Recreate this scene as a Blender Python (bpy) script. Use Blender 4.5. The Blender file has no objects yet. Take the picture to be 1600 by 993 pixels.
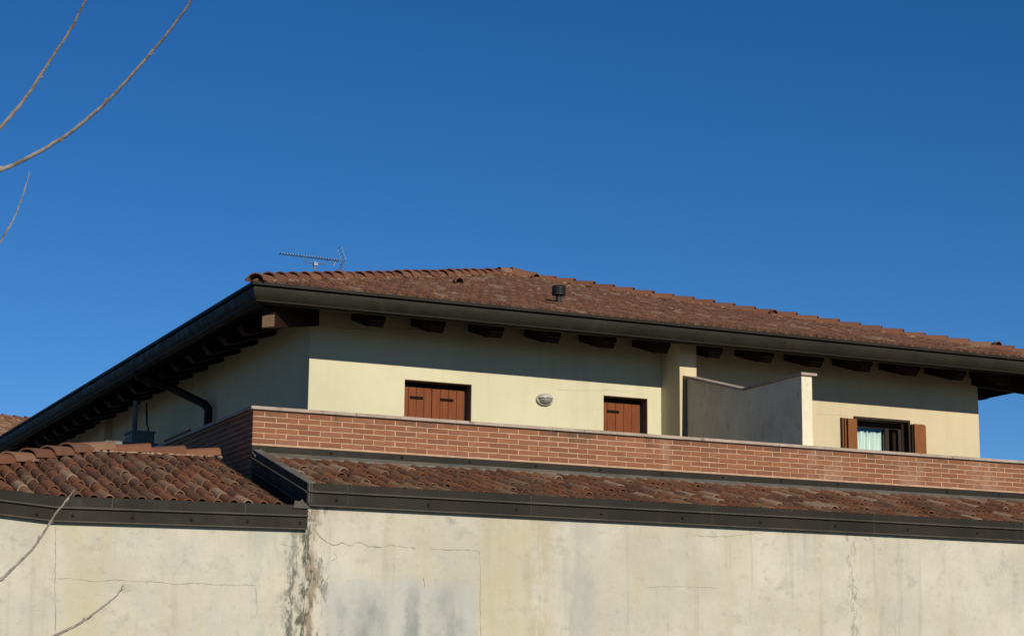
import bpy, math, random
from mathutils import Vector, Matrix, noise as mnoise
random.seed(7)
S = bpy.context.scene
C = S.collection
rad = math.radians
ZO = 1.65                       # eye height above the ground

# ------------------------------------------------------------------ camera
F_PX, YAW, PITCH, ROLL, CX, CY = 3043.26, 0.442804, 0.190271, 0.007838, 36.40, -1.07
_w = Vector((math.sin(YAW)*math.cos(PITCH), math.cos(YAW)*math.cos(PITCH), math.sin(PITCH)))
_r0 = Vector((math.cos(YAW), -math.sin(YAW), 0)); _u0 = _r0.cross(_w)
_r = _r0*math.cos(ROLL) + _u0*math.sin(ROLL); _u = -_r0*math.sin(ROLL) + _u0*math.cos(ROLL)
cam = bpy.data.cameras.new('camera'); camo = bpy.data.objects.new('camera', cam); C.objects.link(camo)
cam.sensor_width = 36; cam.lens = F_PX*36/1600
cam.shift_x = -CX/1600; cam.shift_y = CY/1600
cam.clip_start = .1; cam.clip_end = 5000
M = Matrix((_r, _u, -_w)).transposed().to_4x4(); M.translation = (0, 0, ZO)
camo.matrix_world = M
S.camera = camo

# ------------------------------------------------------------------ light
SUN_EL, SUN_AZ = 23.8, 0.8      # azimuth: degrees to the right (+X) of the facade normal (-Y)
sun_dir = Vector((math.sin(rad(SUN_AZ))*math.cos(rad(SUN_EL)), -math.cos(rad(SUN_AZ))*math.cos(rad(SUN_EL)), math.sin(rad(SUN_EL))))
SKY_SAT, SKY_VAL = 1.25, 1.70
wld = bpy.data.worlds.new('World'); S.world = wld; wld.use_nodes = True
nt = wld.node_tree; nt.nodes.clear()
sky = nt.nodes.new('ShaderNodeTexSky'); sky.sky_type = 'NISHITA'; sky.sun_disc = False
sky.sun_elevation = rad(SUN_EL); sky.sun_rotation = math.atan2(sun_dir.x, sun_dir.y)
sky.altitude = 0; sky.air_density = 0.65; sky.dust_density = 0.0; sky.ozone_density = 3.8
bg = nt.nodes.new('ShaderNodeBackground'); bg.inputs['Strength'].default_value = 0.05
wo = nt.nodes.new('ShaderNodeOutputWorld')
hs = nt.nodes.new('ShaderNodeHueSaturation'); hs.inputs['Hue'].default_value = .504; hs.inputs['Saturation'].default_value = SKY_SAT; hs.inputs['Value'].default_value = SKY_VAL
nt.links.new(sky.outputs[0], hs.inputs['Color']); nt.links.new(hs.outputs[0], bg.inputs[0]); nt.links.new(bg.outputs[0], wo.inputs[0])
sl = bpy.data.lights.new('sun', 'SUN'); sl.energy = 4.85; sl.angle = rad(.5); sl.color = (1, .93, .80)
so = bpy.data.objects.new('sun', sl); C.objects.link(so)
so.rotation_euler = sun_dir.to_track_quat('Z', 'Y').to_euler(); so.location = (0, -20, 30)
S.view_settings.view_transform = 'Standard'; S.view_settings.look = 'None'
S.view_settings.exposure = 0.0; S.view_settings.gamma = 1; S.view_settings.use_curve_mapping = False
S.cycles.max_bounces = 6

# ------------------------------------------------------------------ node helpers
ALB = .77       # every surface colour below is given for a sun of 3.7 and scaled for the stronger sun used
class NB:
    def __init__(s, name):
        s.m = bpy.data.materials.new(name); s.m.use_nodes = True
        s.t = s.m.node_tree; s.t.nodes.clear()
        s.out = s.n('ShaderNodeOutputMaterial'); s.b = s.n('ShaderNodeBsdfPrincipled')
        s.t.links.new(s.b.outputs[0], s.out.inputs[0])
        s._pos = None
    def n(s, ty, **k):
        x = s.t.nodes.new(ty)
        for a, v in k.items(): setattr(x, a, v)
        return x
    def set(s, inp, v):
        if isinstance(v, bpy.types.NodeSocket): s.t.links.new(v, inp)
        elif isinstance(v, (tuple, list)) and len(v) == 3 and inp.type == 'RGBA': inp.default_value = (*v, 1)
        else: inp.default_value = v
    def pos(s):
        if s._pos is None: s._pos = s.n('ShaderNodeNewGeometry').outputs['Position']
        return s._pos
    def xyz(s):
        q = s.n('ShaderNodeSeparateXYZ'); s.set(q.inputs[0], s.pos()); return q.outputs
    def vmul(s, v, sc):
        q = s.n('ShaderNodeVectorMath', operation='MULTIPLY'); s.set(q.inputs[0], v); q.inputs[1].default_value = sc; return q.outputs[0]
    def noise(s, scale, detail=4, rough=.55, stretch=None, dist=0, col=False):
        v = s.pos() if stretch is None else s.vmul(s.pos(), stretch)
        q = s.n('ShaderNodeTexNoise'); s.set(q.inputs['Vector'], v)
        q.inputs['Scale'].default_value = scale; q.inputs['Detail'].default_value = detail
        q.inputs['Roughness'].default_value = rough; q.inputs['Distortion'].default_value = dist
        return q.outputs['Color' if col else 'Fac']
    def math(s, op, a, b=0.0, c=None):
        q = s.n('ShaderNodeMath', operation=op); s.set(q.inputs[0], a); s.set(q.inputs[1], b)
        if c is not None: s.set(q.inputs[2], c)
        return q.outputs[0]
    def mr(s, v, a, b, c=0., d=1., smooth=True):
        q = s.n('ShaderNodeMapRange'); q.interpolation_type = 'SMOOTHSTEP' if smooth else 'LINEAR'
        s.set(q.inputs[0], v)
        for i, x in enumerate((a, b, c, d)): q.inputs[i+1].default_value = x
        return q.outputs[0]
    def mix(s, f, a, b, mode='MIX'):
        q = s.n('ShaderNodeMix', data_type='RGBA', blend_type=mode)
        s.set(q.inputs[0], f); s.set(q.inputs[6], a); s.set(q.inputs[7], b); return q.outputs[2]
    def ramp(s, f, stops, const=False):
        q = s.n('ShaderNodeValToRGB'); e = q.color_ramp
        if const: e.interpolation = 'CONSTANT'
        while len(e.elements) < len(stops): e.elements.new(.5)
        for el, (p, c) in zip(e.elements, stops): el.position = p; el.color = (*c, 1)
        s.set(q.inputs[0], f); return q.outputs[0]
    def bump(s, h, st=.3, d=.01):
        q = s.n('ShaderNodeBump'); q.inputs['Strength'].default_value = st; q.inputs['Distance'].default_value = d
        s.set(q.inputs['Height'], h); s.t.links.new(q.outputs[0], s.b.inputs['Normal'])
    def fin(s, col=None, rough=.8, metal=0, spec=.3):
        if col is not None:
            if not isinstance(col, bpy.types.NodeSocket): col = s.ramp(0.0, [(0, tuple(col)), (1, tuple(col))])
            s.set(s.b.inputs['Base Color'], s.mix(1.0, col, (ALB, ALB, ALB), 'MULTIPLY'))
        s.set(s.b.inputs['Roughness'], rough); s.b.inputs['Metallic'].default_value = metal
        s.b.inputs['Specular IOR Level'].default_value = spec
        return s.m
    def rand(s, island=False):
        if island: return s.n('ShaderNodeNewGeometry').outputs['Random Per Island']
        return s.n('ShaderNodeObjectInfo').outputs['Random']

def simple(name, col, rough=.7, metal=0, var=.12, scale=6, spec=.3, stretch=None, bump=0):
    b = NB(name); n = b.noise(scale, 5, .6, stretch)
    c = b.mix(b.mr(n, .3, .7), tuple(x*(1-var) for x in col), tuple(min(1, x*(1+var)) for x in col))
    if bump: b.bump(b.noise(scale*6, 4), bump, .004)
    return b.fin(c, rough, metal, spec)

MAT = {}
def facade(name, base):
    b = NB(name); X, Y, Z = b.xyz()
    c = b.mix(b.mr(b.noise(.7, 6, .65), .3, .7), tuple(x*.92 for x in base), tuple(x*1.04 for x in base))
    c = b.mix(b.mr(b.noise(1.0, 5, .65, (5, 5, .5)), .48, .72, 0, .20), c, (.46, .40, .27))
    c = b.mix(b.mr(b.noise(2.2, 6, .7, (1, 1, .8)), .54, .70, 0, .16), c, (.50, .45, .33))
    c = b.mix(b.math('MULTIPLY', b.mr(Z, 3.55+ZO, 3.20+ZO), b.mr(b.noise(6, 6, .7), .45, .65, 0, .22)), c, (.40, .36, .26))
    c = b.mix(b.mr(b.noise(90, 3), .35, .7, 0, .10), c, tuple(x*.75 for x in base))
    b.bump(b.noise(140, 4, .6), .25, .004)
    return b.fin(c, .95, 0, .1)
MAT['yellow'] = facade('yellow_plaster', (.715, .65, .44))
MAT['peach'] = facade('peach_plaster', (.70, .57, .365))

def divider_mat():
    b = NB('stained_grey_plaster')
    c = b.mix(b.mr(b.noise(1.6, 6, .65), .3, .7), (.76, .67, .48), (.94, .83, .61))
    c = b.mix(b.mr(b.noise(3.5, 6, .7, (1.5, 1.5, .8)), .57, .72, 0, .50), c, (.20, .175, .125))
    c = b.mix(b.mr(b.noise(9, 6, .72, (1.5, 1.5, .8)), .56, .70, 0, .40), c, (.24, .20, .14))
    b.bump(b.noise(120, 4), .3, .004)
    return b.fin(c, .95, 0, .1)
MAT['divider'] = divider_mat()

def metal(name, col, rough=.45):
    b = NB(name)
    c = b.mix(b.mr(b.noise(2.5, 6, .6), .3, .7), tuple(x*.75 for x in col), tuple(x*1.2 for x in col))
    c = b.mix(b.mr(b.noise(1.3, 5, .6, (9, 9, 1)), .5, .75, 0, .35), c, tuple(x*1.7 for x in col))
    c = b.mix(b.mr(b.noise(60, 3), .62, .74, 0, .4), c, tuple(x*.5 for x in col))
    b.bump(b.noise(3, 3), .08, .02)
    return b.fin(c, b.mr(b.noise(5, 4), .3, .7, rough+.1, rough+.3), 0, .13)
MAT['metal'] = metal('brown_sheet_metal', (.025, .021, .0155))
MAT['metal_edge'] = metal('worn_sheet_edge', (.085, .075, .060))
MAT['lip'] = metal('dull_sheet_lip', (.15, .135, .11))
MAT['zinc'] = metal('grey_sheet_metal', (.17, .18, .17))
MAT['screw'] = simple('screw_head', (.020, .017, .014), .8, spec=.05)
MAT['black'] = simple('black_vent_plastic', (.02, .02, .02), .6)

TC = [(0, (.165, .066, .032)), (.14, (.112, .050, .029)), (.27, (.195, .084, .040)), (.42, (.132, .068, .040)), (.54, (.228, .094, .046)),
      (.68, (.162, .092, .054)), (.80, (.27, .155, .092)), (.88, (.37, .255, .17)), (.945, (.235, .15, .09))]
def tile_mat(name, island, tint=1.0, stops=TC, pale=1.0, rnd=True):
    b = NB(name)
    st = [(p, tuple(x*tint for x in c)) for p, c in stops]
    c = b.ramp(b.rand(island), st, True)
    c = b.mix(b.mr(b.noise(9, 6, .7), .44, .70, 0, .42), c, tuple(x*tint for x in (.085, .060, .040)))
    c = b.mix(b.mr(b.noise(26, 5, .7), .57, .72, 0, .36*pale), c, tuple(x*tint for x in (.30, .235, .165)))
    c = b.mix(b.mr(b.noise(60, 4, .7), .3, .75, .0, .35), c, tuple(x*tint for x in (.24, .105, .060)))
    b.bump(b.noise(120, 5, .65), .5, .006)
    return b.fin(c, .93, 0, .15)
MAT['tile'] = tile_mat('weathered_clay_tile', False)
MAT['tile_stuff'] = tile_mat('weathered_clay_tile_mass', True)
MAT['pan'] = tile_mat('dark_pan_tile', True, .62)  # pan tiles: the same clay colours in a darker tint
HT = [(0, (0.200, 0.092, 0.051)), (.2, (0.160, 0.075, 0.045)), (.4, (0.228, 0.108, 0.062)), (.6, (0.180, 0.094, 0.058)), (.8, (0.240, 0.133, 0.082)), (.93, (0.336, 0.226, 0.148))]
MAT['tile_high'] = tile_mat('high_roof_clay_tile', False, 1.0, HT, .8)  # lighter brown clay tone of the tall house roof
MAT['tile_high_stuff'] = tile_mat('high_roof_clay_tile_mass', True, 1.0, HT, .8)
RT = [(0, (0.207, 0.085, 0.048)), (.25, (0.170, 0.072, 0.044)), (.5, (0.239, 0.106, 0.060)), (.75, (0.184, 0.087, 0.055)), (.92, (0.258, 0.147, 0.088))]
MAT['ridge'] = tile_mat('ridge_clay_tile', False, 1.0, RT, .6)
FT = [(0, (.27, .15, .08)), (.3, (.33, .19, .10)), (.6, (.23, .12, .07)), (.8, (.40, .27, .16))]
MAT['tile_far'] = tile_mat('far_clay_tile', True, 1.0, FT, .6)

def brick_mat(name, island=False):
    b = NB(name)
    st = [(0, (.300, .124, .062)), (.2, (.265, .108, .058)), (.4, (.330, .140, .072)), (.6, (.280, .118, .064)), (.78, (.310, .135, .078)), (.92, (.245, .105, .062))]
    c = b.ramp(b.rand(island), st, True)
    c = b.mix(b.mr(b.noise(14, 6, .7, (1, 1, 2.5)), .38, .7, 0, .4), c, (.20, .078, .048))
    c = b.mix(b.mr(b.noise(40, 5, .7), .55, .75, 0, .45), c, (.37, .19, .12))
    X, Y, Z = b.xyz()
    # grime washed down below the coping joints
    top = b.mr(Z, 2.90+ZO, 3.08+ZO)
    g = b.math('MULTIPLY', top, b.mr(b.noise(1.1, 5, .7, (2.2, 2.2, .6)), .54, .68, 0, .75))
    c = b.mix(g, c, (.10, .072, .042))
    for x0, w, f in ((6.60, .30, .75), (8.42, .22, .85), (10.30, .30, .6), (12.35, .25, .6), (14.05, .40, .7), (15.8, .5, .4)):
        q = b.mr(b.math('ABSOLUTE', b.math('ADD', b.math('ADD', X, b.math('MULTIPLY', b.noise(8, 4), .3)), -x0-.15)), w, w*.2, 0, 1)
        q = b.math('MULTIPLY', q, b.mr(b.math('ADD', Z, b.math('MULTIPLY', b.noise(7, 4), -.12)), 2.86+ZO, 2.98+ZO))
        c = b.mix(b.math('MULTIPLY', q, b.mr(b.noise(14, 6, .7), .36, .60, 0, f)), c, (.14, .095, .055))
    # pale lime bloom in a few places
    for x0, w in ((14.05, .42), (16.6, .40), (11.7, .12), (15.4, .3)):
        q = b.mr(b.math('ABSOLUTE', b.math('ADD', X, -x0)), w, w*.2, 0, 1)
        c = b.mix(b.math('MULTIPLY', q, b.mr(b.noise(7, 5, .7), .40, .60, 0, .75)), c, (.36, .215, .15))
    b.bump(b.noise(90, 5, .65), .5, .006)
    return b.fin(c, .92, 0, .15)
MAT['brick'] = brick_mat('red_brick'); MAT['brick_stuff'] = brick_mat('red_brick_mass', True)
MAT['mortar'] = simple('pinkish_mortar', (.53, .34, .22), .95, 0, .15, 12, .1, None, .3)
MAT['bed'] = simple('pale_mortar_bed', (.34, .22, .14), .95, 0, .35, 14, .1, None, .4)

def coping_mat():
    b = NB('weathered_stone_coping')
    c = b.mix(b.mr(b.noise(3, 6, .65), .3, .7), (.36, .28, .22), (.50, .41, .33))
    c = b.mix(b.mr(b.noise(5, 6, .75), .56, .66, 0, .8), c, (.13, .085, .055))
    b.bump(b.noise(70, 4), .3, .004)
    return b.fin(c, .85, 0, .2)
MAT['coping'] = coping_mat()

def wood(name, base, dark, sc=1.0):
    b = NB(name)
    n = b.noise(5*sc, 6, .65, (14, 14, .7), .6)
    c = b.mix(b.mr(n, .32, .68), dark, base)
    c = b.mix(b.mr(b.rand(), 0, 1, 0, .35), c, tuple(x*.72 for x in base))
    b.bump(n, .25, .004)
    return b.fin(c, .65, 0, .15)
MAT['shutter'] = wood('red_brown_shutter_wood', (.260, .074, .021), (.160, .044, .015))
MAT['shutter_orange'] = wood('orange_brown_shutter_wood', (.285, .105, .030), (.20, .070, .022))
MAT['frame'] = wood('dark_window_wood', (.050, .028, .018), (.03, .018, .012))
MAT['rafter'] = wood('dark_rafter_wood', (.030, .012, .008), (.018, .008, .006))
MAT['lit_end_wood'] = wood('sunlit_beam_end_wood', (.24, .15, .085), (.16, .095, .055))  # lighter than the rafters: sunlight on the beam ends put into the colour
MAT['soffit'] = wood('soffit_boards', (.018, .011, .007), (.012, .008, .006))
MAT['iron'] = simple('black_iron', (.012, .010, .009), .8, spec=.05)
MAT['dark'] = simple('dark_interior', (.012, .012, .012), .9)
MAT['reveal'] = simple('brown_reveal', (.24, .165, .11), .8)
MAT['white'] = simple('off_white_plastic', (.50, .49, .42), .4, 0, .06)
MAT['alu'] = simple('aluminium', (.20, .25, .29), .5, .5, .2)
MAT['strip'] = simple('grey_sealing_strip', (.10, .11, .10), .9)
MAT['ground'] = simple('gravelly_ground', (.11, .10, .085), .95, 0, .4, .6)
MAT['bark'] = simple('grey_twig_bark', (.33, .285, .24), .9, 0, .35, 40, .15, None, .5)
MAT['far_wall'] = simple('pale_far_plaster', (.5, .44, .34), .9)

def glassy(name, tint, alpha, rough):
    m = bpy.data.materials.new(name); m.use_nodes = True; t = m.node_tree; t.nodes.clear()
    o = t.nodes.new('ShaderNodeOutputMaterial'); mx = t.nodes.new('ShaderNodeMixShader')
    a = t.nodes.new('ShaderNodeBsdfTransparent'); g = t.nodes.new('ShaderNodeBsdfGlossy')
    a.inputs[0].default_value = (*tint, 1); g.inputs['Roughness'].default_value = rough
    lw = t.nodes.new('ShaderNodeLayerWeight'); lw.inputs[0].default_value = .25
    mr = t.nodes.new('ShaderNodeMapRange'); mr.inputs[3].default_value = alpha; mr.inputs[4].default_value = .7
    t.links.new(lw.outputs['Fresnel'], mr.inputs[0])
    t.links.new(mr.outputs[0], mx.inputs[0]); t.links.new(a.outputs[0], mx.inputs[1]); t.links.new(g.outputs[0], mx.inputs[2])
    t.links.new(mx.outputs[0], o.inputs[0]); return m
MAT['glass'] = glassy('window_glass', (.93, .97, .95), .03, .02)
def curtain_mat():
    b = NB('pale_lace_curtain'); X, Y, Z = b.xyz()
    v = b.noise(10, 3, .5, (6, 1, .35))
    c = b.mix(b.mr(v, .35, .65), (.66, .74, .68), (.92, .95, .88))
    return b.fin(c, .9, 0, .1)
MAT['curtain'] = curtain_mat()
def lens_mat():
    b = NB('frosted_lamp_glass'); c = b.mix(b.mr(b.noise(30, 3), .3, .7), (.20, .21, .18), (.30, .30, .26))
    return b.fin(c, .18, 0, .5)
MAT['lens'] = lens_mat()

# ---- old plaster of the low walls
def old_plaster(name, side):
    b = NB(name); X, Y, Z = b.xyz()
    dX = b.math('ADD', X, b.math('MULTIPLY', b.math('ADD', b.noise(3.5, 5, .65), -.5), .35))
    c = b.mix(b.mr(b.noise(.9, 7, .66), .32, .68), (.54, .50, .39), (.67, .625, .50))
    c = b.mix(b.mr(b.noise(1.7, 6, .65), .48, .66, 0, .5), c, (.52, .50, .42))
    c = b.mix(b.mr(b.noise(1.0, 6, .65, (3.2, 3.2, .45)), .48, .68, 0, .42), c, (.56, .49, .34))
    c = b.mix(b.mr(b.noise(1.4, 6, .65, (6, 6, .35)), .54, .72, 0, .35), c, (.34, .325, .28))
    c = b.mix(b.mr(b.noise(7, 7, .75), .52, .70, 0, .48), c, (.37, .345, .28))
    c = b.mix(b.mr(b.noise(2.6, 7, .72, (1, 1, 1.3)), .56, .68, 0, .35), c, (.33, .31, .26))
    c = b.mix(b.mr(b.noise(5, 7, .75, (1.6, 1.6, .7)), .57, .68, 0, .35), c, (.68, .64, .53))
    c = b.mix(b.mr(b.noise(22, 6, .75, (1, 1, .6)), .60, .72, 0, .35), c, (.27, .25, .20))
    def band(x0, w):
        return b.mr(b.math('ABSOLUTE', b.math('ADD', dX, -x0)), w, w*.25, 0, 1)
    def streak(x0, w, col, f, brk=(1.6, .40, .62)):
        nonlocal c
        m = b.math('MULTIPLY', band(x0, w), b.mr(b.noise(brk[0], 6, .7, (2.4, 2.4, .8)), brk[1], brk[2], 0, f))
        c = b.mix(m, c, col)
    if side == 'left':
        streak(4.20, .30, (.56, .49, .32), .55, (1.2, .34, .55))
        streak(6.12, .34, (.45, .47, .40), .65, (2.2, .40, .60))
        streak(6.33, .17, (.20, .21, .165), .65, (9, .50, .60))
        low_ = c
        streak(6.31, .050, (.07, .078, .062), .75, (7, .44, .53))
        c = b.mix(b.mr(b.math('ADD', Z, b.math('MULTIPLY', b.noise(5, 4), .3)), 1.50+ZO, 1.36+ZO), low_, c)
        streak(6.43, .055, (.055, .065, .045), .85, (5, .42, .54))
    else:
        streak(6.50, .075, (.30, .235, .16), .85, (2.5, .34, .5))
        streak(6.46, .05, (.07, .065, .045), .8, (7, .46, .56))
        streak(6.60, .20, (.12, .11, .085), .7, (4.5, .54, .62))
        streak(9.08, .24, (.48, .40, .26), .60, (1.6, .36, .56))
        streak(8.65, .40, (.57, .49, .32), .5, (1.2, .36, .56))
        streak(9.6, .28, (.44, .43, .38), .6, (1.5, .36, .56))
        streak(13.1, .12, (.22, .20, .16), .5, (9, .52, .6))
        # re-plastered panel, greyer, with bluish-grey blotches towards the bottom
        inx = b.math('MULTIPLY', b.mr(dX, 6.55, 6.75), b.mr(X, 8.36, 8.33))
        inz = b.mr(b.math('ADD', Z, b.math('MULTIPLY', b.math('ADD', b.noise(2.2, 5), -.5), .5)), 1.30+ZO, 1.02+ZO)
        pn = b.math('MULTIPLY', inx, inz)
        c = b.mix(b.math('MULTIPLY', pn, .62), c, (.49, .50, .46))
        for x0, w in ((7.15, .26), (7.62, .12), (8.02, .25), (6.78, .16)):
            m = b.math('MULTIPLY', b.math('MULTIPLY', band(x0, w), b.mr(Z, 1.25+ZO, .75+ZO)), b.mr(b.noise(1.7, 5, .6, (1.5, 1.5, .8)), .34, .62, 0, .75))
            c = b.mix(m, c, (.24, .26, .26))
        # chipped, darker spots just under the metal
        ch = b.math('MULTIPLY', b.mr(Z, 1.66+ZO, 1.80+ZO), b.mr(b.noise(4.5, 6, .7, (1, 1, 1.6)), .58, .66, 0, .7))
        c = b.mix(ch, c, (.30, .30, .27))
    h = b.math('ADD', b.noise(16, 6, .65), b.math('MULTIPLY', b.noise(90, 4, .6), .5))
    b.bump(h, .55, .010)
    return b.fin(c, .95, 0, .1)
MAT['old_left'] = old_plaster('old_lime_plaster_left', 'left')
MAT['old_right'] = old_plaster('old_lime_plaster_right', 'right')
MAT['crack'] = simple('crack_shadow_line', (.24, .21, .155), .95)

# ------------------------------------------------------------------ mesh builder
OFF = {}
class MB:
    def __init__(s): s.v = []; s.f = []
    def add(s, vs, fs):
        o = len(s.v); s.v += [tuple(x) for x in vs]; s.f += [tuple(i+o for i in f) for f in fs]
    def hexa(s, p):   # 8 points: bottom 4 ccw, top 4
        s.add(p, [(3, 2, 1, 0), (4, 5, 6, 7), (0, 1, 5, 4), (1, 2, 6, 5), (2, 3, 7, 6), (3, 0, 4, 7)])
    def box(s, x0, x1, y0, y1, z0, z1):
        s.hexa([(x0, y0, z0), (x1, y0, z0), (x1, y1, z0), (x0, y1, z0), (x0, y0, z1), (x1, y0, z1), (x1, y1, z1), (x0, y1, z1)])
    def extrude(s, prof, a, b, caps=True):
        """prof: list of 3D offset vectors (closed), swept from point a to b (or different profiles given as functions)"""
        pa = [Vector(a)+Vector(q) for q in prof]; pb = [Vector(b)+Vector(q) for q in prof]
        s.loft([pa, pb], caps)
    def loft(s, rings, caps=True, closed=True):
        n = len(rings[0]); vs = [p for r in rings for p in r]; fs = []
        for k in range(len(rings)-1):
            for i in range(n if closed else n-1):
                j = (i+1) % n
                fs.append((k*n+i, k*n+j, (k+1)*n+j, (k+1)*n+i))
        if caps and closed:
            fs.append(tuple(reversed(range(n)))); fs.append(tuple((len(rings)-1)*n+i for i in range(n)))
        s.add(vs, fs)
    def tube(s, pts, rr, seg=8, caps=True):
        pts = [Vector(p) for p in pts]; rings = []
        if not isinstance(rr, (list, tuple)): rr = [rr]*len(pts)
        ref = None
        for i, p in enumerate(pts):
            d = (pts[min(i+1, len(pts)-1)]-pts[max(i-1, 0)]).normalized()
            if ref is None: ref = Vector((0, 0, 1)) if abs(d.z) < .9 else Vector((1, 0, 0))
            x = d.cross(ref).normalized(); y = x.cross(d); ref = y
            rings.append([p+(x*math.cos(t)+y*math.sin(t))*rr[i] for t in [2*math.pi*k/seg for k in range(seg)]])
        s.loft(rings, caps)
    def lathe(s, prof, axis_o, ax=(0, 0, 1), seg=16, sx=1, sz=1, e1=None, e2=None):
        ax = Vector(ax); e1 = Vector(e1) if e1 else Vector((1, 0, 0)); e2 = Vector(e2) if e2 else ax.cross(e1)
        rings = [[Vector(axis_o)+ax*h+(e1*math.cos(t)*sx+e2*math.sin(t)*sz)*r for t in [2*math.pi*k/seg for k in range(seg)]] for r, h in prof]
        s.loft(rings, True)
    def mesh(s, name, mat, off=(0, 0, 0), zo=ZO):
        me = bpy.data.meshes.new(name)
        me.from_pydata([(x-off[0], y-off[1], z+zo-off[2]) for x, y, z in s.v], [], s.f)
        me.materials.append(MAT[mat] if isinstance(mat, str) else mat); me.update()
        return me
    def build(s, name, mat, parent=None, smooth=False, recalc=True):
        off = OFF[parent.name] if parent else (0, 0, 0)
        me = s.mesh(name, mat, off)
        if recalc:
            import bmesh
            bm = bmesh.new(); bm.from_mesh(me); bmesh.ops.recalc_face_normals(bm, faces=bm.faces); bm.to_mesh(me); bm.free()
        if smooth:
            me.polygons.foreach_set('use_smooth', [True]*len(me.polygons))
            try: me.set_sharp_from_angle(angle=rad(40))
            except Exception: pass
        o = bpy.data.objects.new(name, me); C.objects.link(o)
        if parent: o.parent = parent; OFF[o.name] = off
        else: OFF[o.name] = (0, 0, 0)
        return o

def tag(o, label=None, cat=None, group=None, kind=None):
    if label: o['label'] = label
    if cat: o['category'] = cat
    if group: o['group'] = group
    if kind: o['kind'] = kind
    return o
def thing(name, label, cat, loc, group=None):
    o = bpy.data.objects.new(name, None); C.objects.link(o); o.location = (loc[0], loc[1], loc[2]+ZO); o.empty_display_size = .2
    OFF[o.name] = (loc[0], loc[1], loc[2]+ZO)
    return tag(o, label, cat, group)
def inst(name, me, mat4, parent):
    """an object sharing mesh data, placed by a world matrix (translation parents only)"""
    o = bpy.data.objects.new(name, me); C.objects.link(o); o.parent = parent
    off = OFF[parent.name]; m = mat4.copy(); m.translation = m.translation + Vector((0, 0, ZO)) - Vector(off)
    o.matrix_local = m
    return o
def ray(x, y):
    return (_r*((x-800-CX)/F_PX) + _u*(-(y-496.5-CY)/F_PX) + _w)
def onY(x, y, Y): d = ray(x, y); return d*(Y/d.y)
def onX(x, y, X): d = ray(x, y); return d*(X/d.x)

# ------------------------------------------------------------------ ground
g = MB(); g.add([(-3000, -3000, -1.65), (3000, -3000, -1.65), (3000, 3000, -1.65), (-3000, 3000, -1.65)], [(0, 1, 2, 3)])
tag(g.build('ground', 'ground'), 'open level ground around the buildings', 'ground', kind='structure')

# ------------------------------------------------------------------ measures (metres, heights from the eye)
XE, YE = 7.174, 23.5            # eave corner of the tall house
OV = 1.160
XF, YF = XE+OV, YE+OV           # its wall corner
WF = 11.158; XR = XF+WF         # right wall corner
XER = XR+OV
YB = 43.0                       # rear eave
SL = .302                       # roof slope
ZT0 = 5.09                      # tile bed at the eave
HALF = 6.45
XA, YA, ZA = XE+HALF, YE+HALF, ZT0+SL*HALF
XP, YP = 6.425, 20.910          # terrace parapet corner
YG = 18.966                     # low eaves line

# ================================================================== tall house
house = thing('house', 'tall pale yellow house with overhanging hipped clay tile roof', 'house', (14, 30, -1.65))
def wall_with_openings(x0, x1, z0, z1, ops, y0, y1):
    mb = MB(); cur = x0
    for (a, b, zb, zt) in ops:
        mb.box(cur, a, y0, y1, z0, z1)
        if zb > z0: mb.box(a, b, y0, y1, z0, zb)
        mb.box(a, b, y0, y1, zt, z1); cur = b
    mb.box(cur, x1, y0, y1, z0, z1)
    return mb
W1 = (9.717, 10.720, 2.05, 4.214); W2 = (12.792, 13.512, 2.05, 4.214); W3 = (17.148, 18.115, 3.05, 4.168)
ZW = 5.17
wall_with_openings(XF, 13.75, -1.65, ZW, [W1, W2], YF, YF+.30).build('wall', 'yellow', house)
o = wall_with_openings(14.025, XR, -1.65, ZW, [W3], YF, YF+.30).build('wall', 'peach', house); o['label'] = 'peach plastered wall of the right flat'
m = MB(); m.box(13.752, 14.025, YF-.537, YF+.30, -1.65, ZW-.16); m.build('pier', 'peach', house)
m = MB(); m.box(13.748, 13.752, YF-.535, YF, -1.65, ZW-.16); o = m.build('wall', 'yellow', house); o['label'] = 'narrow yellow side face of the pier'
# side and rear walls; the left one has a shallow window near the terrace
a = onX(299, 669, XF); b = onX(256, 690, XF)
m = MB(); zt = a.z; 
m.box(XF, XF+.30, YF+.30, a.y, -1.65, ZW); m.box(XF, XF+.30, a.y, b.y, zt, ZW); m.box(XF, XF+.30, a.y, b.y, -1.65, 3.2); m.box(XF, XF+.30, b.y, YB-OV, -1.65, ZW)
m.build('wall', 'yellow', house)
m = MB(); m.box(XF+.17, XF+.20, a.y, b.y, 3.2, zt); m.build('window', 'dark', house)
m = MB(); m.box(XR-.30, XR, YF+.30, YB-OV, -1.65, ZW); m.build('wall', 'peach', house)
m = MB(); m.box(XF+.3, XR-.3, YB-OV-.3, YB-OV, -1.65, ZW); m.build('wall', 'yellow', house)
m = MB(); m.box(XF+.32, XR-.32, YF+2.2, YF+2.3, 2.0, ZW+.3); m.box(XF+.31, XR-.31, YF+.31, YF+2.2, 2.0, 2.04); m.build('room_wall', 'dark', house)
p = onX(175, 672, XF); m = MB(); m.box(XF-.145, XF-.002, p.y, p.y+.4, 1, ZW-.2); m.build('pier', 'peach', house)

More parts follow.
